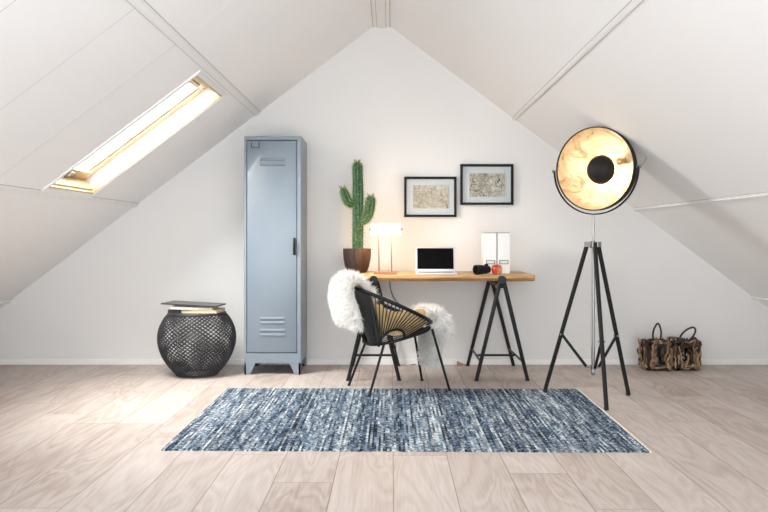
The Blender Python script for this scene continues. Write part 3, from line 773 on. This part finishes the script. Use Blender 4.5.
def make_sheepskin():
    ST = [(-.345, .495, -.19, .24), (-.375, .60, -.20, .27), (-.375, .70, -.15, .28), (-.325, .745, -.11, .28), (-.265, .67, -.16, .25), (-.185, .50, -.225, .22),
          (-.125, .40, -.255, .21), (.02, .392, -.262, .20), (.12, .425, -.24, .20), (.185, .445, -.12, .16), (.262, .490, -.10, .14),
          (.310, .43, -.15, .16), (.300, .33, -.10, .20), (.275, .22, -.09, .20), (.268, .165, -.06, .19)]
    n = len(ST)
    def surf(s, w):
        s = max(0, min(n-1.0001, s)); k = int(s); t = s-k
        def cr(j):
            p0, p1, p2, p3 = [ST[max(0, min(n-1, k+d))][j] for d in (-1, 0, 1, 2)]
            return .5*((2*p1)+(-p0+p2)*t+(2*p0-5*p1+4*p2-p3)*t*t+(-p0+3*p1-3*p2+p3)*t**3)
        f, z, l0, l1 = cr(0), cr(1), cr(2), cr(3)
        l = l0+(l1-l0)*w
        bk = max(0, min(1, (5-s))); fr = max(0, min(1, (s-8.5)))*max(0, min(1, 13-s)) if s > 8.5 else 0
        c = 1-math.sqrt(max(.05, 1-(l/.36)**2))
        f += bk*.30*c; z -= bk*.455*.30*c
        f -= fr*.20*c; z += fr*.455*.20*c
        wing = max(0, min(1, s-4))*max(0, min(1, 9.5-s))
        e = max(0, abs(l)-.165); z += wing*e*1.7
        return C(f, l, z)
    def nrm(s, w):
        a = surf(s+.05, w)-surf(s-.05, w); b = surf(s, min(1, w+.02))-surf(s, max(0, w-.02))
        q = a.cross(b); q.normalize(); return q          # fur side
    root = thing('sheepskin', 'long-haired white sheepskin draped through the black rope chair, over its back and front', 'sheepskin', C(0, 0, 0))
    NS, NW = 90, 22; bm = NB(); grid = []
    for i in range(NS+1):
        s = (n-1)*i/NS; grid.append([bm.verts.new(surf(s, j/NW)) for j in range(NW+1)])
    for i in range(NS):
        for j in range(NW):
            s = (n-1)*(i+.5)/NS; w = (j+.5)/NW
            if s > 11.0 and .45+.06*(13.5-s)/2 < w < .67: continue
            bm.faces.new([grid[i][j], grid[i+1][j], grid[i+1][j+1], grid[i][j+1]])
    hd = obj('hide', bm, 'hide', root, fixn=False); hd['label'] = 'tan suede underside'
    so = hd.modifiers.new('s', 'SOLIDIFY'); so.thickness = .004; so.offset = 0
    sgn = 1 if nrm(7, .5).z > 0 else -1
    bm = NB(); random.seed(11)
    def strand(p, d, L, wd):
        ref = Vector((random.uniform(-1, 1), random.uniform(-1, 1), random.uniform(-1, 1)))
        u = d.cross(ref)
        if u.length < 1e-3: return
        u.normalize(); curl = d.cross(u)*random.uniform(-.5, .5)+u*random.uniform(-.5, .5)
        prev = None; q = p.copy(); dd = d.copy()
        for k in range(4):
            w = wd*(1-k/3.0*.85)
            a = bm.verts.new(q-u*w); b = bm.verts.new(q+u*w)
            if prev: bm.faces.new([prev[0], prev[1], b, a])
            prev = (a, b); dd = (dd+curl*.42+Vector((0, 0, -.16))).normalized(); q = q+dd*L/3
    def region(s0, s1, cnt, L0, L1, w0=0., w1=1., wd_=.0026):
        m = 0
        while m < cnt:
            # clumps
            s = random.uniform(s0, s1); w = random.uniform(w0, w1)
            if s > 11.0 and .45+.06*(13.5-s)/2 < w < .67: m += 1; continue
            p = surf(s, w); N = nrm(s, w)*sgn
            if s > 9.4 and random.random() < .5: N = (-N-lt*.5).normalized()
            cd = (N+Vector((random.uniform(-1, 1), random.uniform(-1, 1), random.uniform(-1, .6)))*.55).normalized(); L = random.uniform(L0, L1)
            for q in range(7):
                ss = s+random.uniform(-.12, .12); ww = max(0, min(1, w+random.uniform(-.03, .03)))
                strand(surf(max(0, ss), ww), (cd+Vector((random.uniform(-1, 1), random.uniform(-1, 1), random.uniform(-1, 1)))*.28).normalized(), L*random.uniform(.8, 1.15), wd_)
                m += 1
    region(0, 4.2, 21000, .055, .085)
    region(4.2, 9, 4500, .018, .03)
    region(8.3, 9.4, 3500, .02, .035)
    region(9.3, 11.6, 21000, .05, .095, wd_=.003)
    region(11, 14, 19000, .025, .045, wd_=.003)
    # locks along the hide's edges
    for s0, s1, L in ((0, 4, .07), (9.2, 14, .055)):
        for q in range(1500):
            s = random.uniform(s0, s1)
            for w, sg in ((0, -1), (1, 1)):
                d = (lt*sg+nrm(s, .5)*sgn*.7+Vector((random.uniform(-.5, .5), random.uniform(-.5, .5), random.uniform(-.7, .3)))).normalized(); strand(surf(s, w), d, L*random.uniform(.6, 1), .0024)
    for q in range(1400):
        w = random.uniform(0, 1)
        if not (.45 < w < .67): strand(surf(n-1.001, w), (Vector((0, 0, -1))+Vector((random.uniform(-.6, .6), random.uniform(-.6, .6), 0))).normalized(), random.uniform(.03, .05), .0024)
        strand(surf(0, w), (Vector((0, 0, -1))+Vector((random.uniform(-.7, .4), random.uniform(-.6, .6), 0))).normalized(), random.uniform(.04, .07), .0024)
    fl = obj('fleece', bm, 'fleece', root, fixn=False); fl['kind'] = 'stuff'; fl['label'] = 'shaggy white fleece'
make_sheepskin()

# ------------------------------------------------------------------ tripod lamp
def make_tripod():
    px_, py_ = 1.289, 5.10
    root = thing('tripod_lamp', 'tall black tripod floor lamp with a big gold-lined dish shade at right of the desk', 'floor lamp', (px_, py_, 0))
    hub = Vector((px_, py_, .985))
    bm = NB(); tube(bm, [(px_, py_, .165), (px_, py_, .34)], .0115, 12); tube(bm, [(px_, py_, .33), (px_, py_, 1.0)], .0095, 12); tube(bm, [(px_, py_, 1.0), (px_, py_, 1.178)], .0075, 12)
    lathe(bm, [(0, .155), (.010, .157), (.0135, .168), (.0135, .18), (.010, .186)], 14, Matrix.Translation((px_, py_, 0)))
    p = obj('pole', bm, 'chrome', root); p['label'] = 'brushed nickel centre pole'
    bm = NB(); lathe(bm, [(0, .965), (.020, .965), (.023, .972), (.023, 1.0), (.016, 1.008), (0, 1.008)], 20, Matrix.Translation((px_, py_, 0)))
    feet = [Vector((1.019, 5.296, .011)), Vector((1.287, 4.777, .002)), Vector((1.552, 5.229, .002))]
    tops = []
    for f in feet:
        d = Vector((f.x-px_, f.y-py_, 0)).normalized(); t = hub+d*.038; tops.append(t)
        s = d.cross(Vector((0, 0, 1)))
        for sg in (-1, 1):
            a = hub+s*sg*.015
            prism(bm, [a-s*.002+Vector((0, 0, -.012)), a-s*.002+d*.052+Vector((0, 0, -.012)), a-s*.002+d*.052+Vector((0, 0, .02)), a-s*.002+Vector((0, 0, .02))], s*.004)
    h = obj('hub', bm, 'chrome', root); h['label'] = 'nickel leg bracket'
    cl = Vector((px_, py_, .205))
    for f, t in zip(feet, tops):
        bm = NB(); tube(bm, [t+Vector((0, 0, .012)), f+Vector((0, 0, .01))], [.0145, .0135], 12)
        lg = obj('leg', bm, 'blacksatin', root)
        bm = NB(); lathe(bm, [(.0135, 0), (.0145, .006), (.0135, .022)], 12, frame_to(f, t-f)); obj('rubber_foot', bm, 'rubber', lg)
        m = t.lerp(f, (.985-.395)/.985); d = Vector((f.x-px_, f.y-py_, 0)).normalized()
        bm = NB(); tube(bm, [m, cl+d*.045], .0095, 10); obj('brace', bm, 'blacksatin', root)
        bm = NB(); s = d.cross(Vector((0, 0, 1))); tube(bm, [m-s*.021, m+s*.021], .0065, 8); obj('brace_bolt', bm, 'chrome', lg)
    bm = NB(); lathe(bm, [(0, .19), (.017, .19), (.017, .22), (0, .22)], 14, Matrix.Translation((px_, py_, 0)))
    for f in feet:
        d = Vector((f.x-px_, f.y-py_, 0)).normalized(); tube(bm, [cl, cl+d*.055], .006, 8)
    obj('brace_collar', bm, 'chrome', root)
    # dish
    yaw = R(40); ax = Vector((-math.sin(yaw), -math.cos(yaw), 0.0)).normalized(); hx = Vector((math.cos(yaw), -math.sin(yaw), 0))
    pc = Vector((px_+.012, py_, 1.4695))
    Mx = frame_to(pc+ax*.020+hx*.006, ax)
    Rr = .262
    prof = []
    for k in range(15):
        t = k/14; r = Rr*(1-(1-t)**1.0) if False else Rr*math.sin(t*PI/2*.985); z = -.165*(math.cos(t*PI/2)**.8); prof.append((r, z))
    prof[0] = (0, prof[0][1])
    bm = NB(); outer = [(r*1.018+.001 if r > 0 else 0, z-.006 if k < 14 else z) for k, (r, z) in enumerate(prof)]
    lathe(bm, outer+[(prof[-1][0]+.004, .012), (prof[-1][0]-.001, .012), (prof[-1][0]-.001, .0)], 64, Mx, False)
    d = obj('dish_shade', bm, 'blacksatin', root); d['label'] = 'black outer shell of the dish'
    bm = NB(); lathe(bm, [(max(0, r-.002), z) for r, z in prof], 64, Mx, False)
    gl = obj('gold_lining', bm, 'gold', d); gl['label'] = 'mottled gold leaf inside of the dish'
    # cap reflector in front of the bulb, on a stem from the dish back
    capr = .094
    Mc = frame_to(pc-ax*.075+hx*.006, ax)
    bm = NB(); pr = [(capr*math.sin(PI/2*k/10), .07*math.cos(PI/2*k/10)) for k in range(11)]; pr[0] = (0, .07)
    lathe(bm, pr+[(capr-.002, -.001)]+[(a*.965, b*.93-.001) for a, b in pr[::-1]], 36, Mc, False)
    obj('reflector_cap', bm, 'blacksatin', root)
    bm = NB(); bp = pc+ax*(.035-.118)+hx*.03+Vector((0, 0, .0)); tube(bm, [pc-ax*.125+hx*.14+Vector((0, 0, .052)), pc-ax*.095+hx*.124+Vector((0, 0, .046))], .020, 14); obj('socket', bm, 'bulb', root)
    bm = NB(); ball(bm, pc-ax*.092+hx*.124+Vector((0, 0, .046)), .025, 16)
    obj('bulb', bm, 'bulb', root)
    for a in (R(200), R(-20), R(90)):
        q = Mc @ Vector((capr*.97*math.cos(a), capr*.97*math.sin(a), 0)); e = Mc @ Vector((capr*1.0*math.cos(a), capr*1.0*math.sin(a), -.062))
        bm = NB(); tube(bm, [q, e], .0022, 6); obj('cap_strut', bm, 'brass', root)
    # yoke: half ring below the dish
    Ry = .288; pts = []
    for k in range(33):
        a = PI+PI*k/32; pts.append(pc+hx*(Ry*math.cos(a))+Vector((0, 0, Ry*math.sin(a))))
    bm = NB(); prevs = None
    for i, p_ in enumerate(pts):       # flat bar section
        rad = (p_-pc).normalized(); q = [bm.verts.new(p_+rad*.004*s1+ax*.007*s2) for s1, s2 in ((-1, -1), (1, -1), (1, 1), (-1, 1))]
        if prevs:
            for k in range(4): bm.faces.new([prevs[k], prevs[(k+1) % 4], q[(k+1) % 4], q[k]])
        else: bm.faces.new(q)
        prevs = q
    bm.faces.new(prevs[::-1]); obj('yoke', bm, 'blacksatin', root)
    for s in (-1, 1):
        bm = NB(); e = pc+hx*s*Ry; tube(bm, [e-hx*s*.028, e+hx*s*.012], .006, 10); lathe(bm, [(0, 0), (.011, .001), (.011, .010), (0, .012)], 14, frame_to(e+hx*s*.004, hx*s))
        if s > 0: tube(bm, [e+hx*.014, e+hx*.02+Vector((.012, 0, .02)), e+hx*.03+Vector((.022, 0, .058))], [.005, .0042, .0042], 8)
        kn = obj('pivot_knob', bm, 'chrome', root)
    return pc, ax
pc, dax = make_tripod()

# ------------------------------------------------------------------ driftwood lanterns
def make_lantern(cx, cy, w, h, seed, hoop, label):
    random.seed(seed)
    root = thing('driftwood_lantern', label, 'lantern', (cx, cy, 0), 'driftwood lanterns by the wall')
    q = w/2-.028
    bm = NB()
    for sx in (-1, 1):
        for sy in (-1, 1): box(bm, cx+sx*q-.012, cx+sx*q+.012, cy+sy*q-.012, cy+sy*q+.012, .004, h-.03)
    box(bm, cx-q-.012, cx+q+.012, cy-q-.012, cy+q+.012, .004, .022)
    for z in (h-.05,):
        box(bm, cx-q-.012, cx+q+.012, cy-q-.012, cy-q+.012, z, z+.02); box(bm, cx-q-.012, cx+q+.012, cy+q-.012, cy+q+.012, z, z+.02)
        box(bm, cx-q-.012, cx-q+.012, cy-q, cy+q, z, z+.02); box(bm, cx+q-.012, cx+q+.012, cy-q, cy+q, z, z+.02)
    fr = obj('frame', bm, 'driftdark', root, False)
    bm = NB(); g = q-.014
    box(bm, cx-g, cx+g, cy-g, cy+g, .024, h-.055); obj('glass_box', bm, 'glass', root, False)
    for light in (0, 1):
        bm = NB()
        for side in range(4):
            Mx = Matrix.Translation((cx, cy, 0)) @ Matrix.Rotation(side*PI/2, 4, 'Z')
            for k in range(14 if light == 0 else 15):
                mode = random.random()
                if mode < .72:
                    x = random.choice((-1, 1))*random.uniform(w*.19, w*.44); z0 = random.uniform(.01, h*.5); L = random.uniform(.08, .16)
                    dx = random.uniform(-.045, .045); z1 = min(h-.01, z0+L)
                    P = [(x, z0), (x+dx*.2+random.uniform(-.02, .02), z0+(z1-z0)*.35), (x+dx*.7+random.uniform(-.02, .02), z0+(z1-z0)*.7), (x+dx, z1)]
                elif mode < .86:
                    z = random.uniform(.015, .06); x0 = random.uniform(-w*.42, 0); P = [(x0, z), (x0+.05, z+random.uniform(-.02, .03)), (x0+.1, z+random.uniform(-.015, .02)), (x0+.15, z-.01)]
                else:
                    z = random.uniform(h-.055, h-.015); x0 = random.uniform(-w*.42, 0); P = [(x0, z), (x0+.05, z+random.uniform(-.02, .015)), (x0+.1, z+random.uniform(-.02, .015)), (x0+.14, z)]
                yb = -w/2+(random.uniform(0, .02) if light == 0 else random.uniform(-.008, .006))
                P = [(max(-w*.47, min(w*.47, a)), yb+random.uniform(-.008, .008), max(.012, b)) for a, b in P]
                r = random.uniform(.0055, .0105) if light == 0 else random.uniform(.005, .0088)
                tube(bm, [Mx @ p for p in spline(P, 4)], [r*.75]+[r]*11+[r*.6], 7)
        o = obj('driftwood_twigs', bm, 'drift' if light else 'driftdark', root)
        o['label'] = 'pale bleached twigs' if light else 'dark brown twigs'
    bm = NB(); tube(bm, spline([(cx+a, cy-w*.30+b, h-.03+c) for a, b, c in hoop], 8), .0075, 7); obj('rope_handle', bm, 'rope', root)
    bm = NB()
    for k in range(6): tube(bm, spline([(cx-w*.4, cy-w*.42+k*.018, h-.03), (cx-.02, cy-w*.4+k*.018, h-.022+random.uniform(-.004, .012)), (cx+w*.38, cy-w*.42+k*.018, h-.03)], 5), .007, 6)
    obj('top_slats', bm, 'driftdark', root)
Yl = 6.27; wl = .192
make_lantern(2.068, Yl, wl, .245, 3, [(-.018, 0, 0), (-.034, 0, .05), (-.026, 0, .105), (.004, 0, .150), (.026, 0, .105), (.028, 0, .05), (.012, 0, 0)], 'driftwood lantern with an upright rope loop, nearer the tripod lamp')
make_lantern(2.298, Yl, wl, .245, 9, [(-.048, 0, 0), (-.052, 0, .045), (-.010, 0, .095), (.046, 0, .120), (.066, 0, .095), (.044, 0, .045), (.004, 0, .014), (-.036, 0, .010)], 'driftwood lantern with a rope loop leaning sideways, farther from the tripod lamp')

# ------------------------------------------------------------------ light
wd = bpy.data.worlds.new('sky'); scn.world = wd; wd.use_nodes = True
wt = wd.node_tree; bg = wt.nodes['Background']
# sky; glow low behind the camera added to light the roofs and back wall
tc = wt.nodes.new('ShaderNodeTexCoord'); dp = wt.nodes.new('ShaderNodeVectorMath'); dp.operation = 'DOT_PRODUCT'
wt.links.new(tc.outputs['Generated'], dp.inputs[0]); dp.inputs[1].default_value = (0, -.97, -.24)
mr = wt.nodes.new('ShaderNodeMapRange'); wt.links.new(dp.outputs['Value'], mr.inputs[0])
mr.interpolation_type = 'SMOOTHSTEP'; mr.inputs[1].default_value = .35; mr.inputs[2].default_value = 1.0; mr.inputs[3].default_value = 1.25; mr.inputs[4].default_value = 4.2
wt.links.new(mr.outputs[0], bg.inputs[1]); bg.inputs[0].default_value = (.93, .972, 1.0, 1)
def area(name, loc, zdir, sx, sy, power, col):
    L = bpy.data.lights.new(name, 'AREA'); L.shape = 'RECTANGLE'; L.size = sx; L.size_y = sy; L.energy = power; L.color = col
    o = bpy.data.objects.new(name, L); COL.objects.link(o)
    o.matrix_world = frame_to(loc, -Vector(zdir)); return o
wc = Vector(((OX0+OX1)/2, (OY0+OY1)/2, 0)); wc.z = zL(wc.x)
area('skylight_daylight', wc+NL*.55, -NL, 1.3, 1.5, 240, (1, .97, .93))
def point(name, loc, power, col, r):
    L = bpy.data.lights.new(name, 'POINT'); L.energy = power; L.color = col; L.shadow_soft_size = r
    o = bpy.data.objects.new(name, L); COL.objects.link(o); o.location = loc
point('desk_lamp_light', (lcx, lcy+.02, lzb-.03), 4.6, (1, .62, .30), .03)
point('dish_lamp_light', pc-dax*.078, 2.8, (1, .74, .46), .022)

scn.view_settings.view_transform = 'Standard'; scn.view_settings.look = 'None'
scn.view_settings.exposure = .15; scn.view_settings.gamma = 1.0; scn.view_settings.use_curve_mapping = False
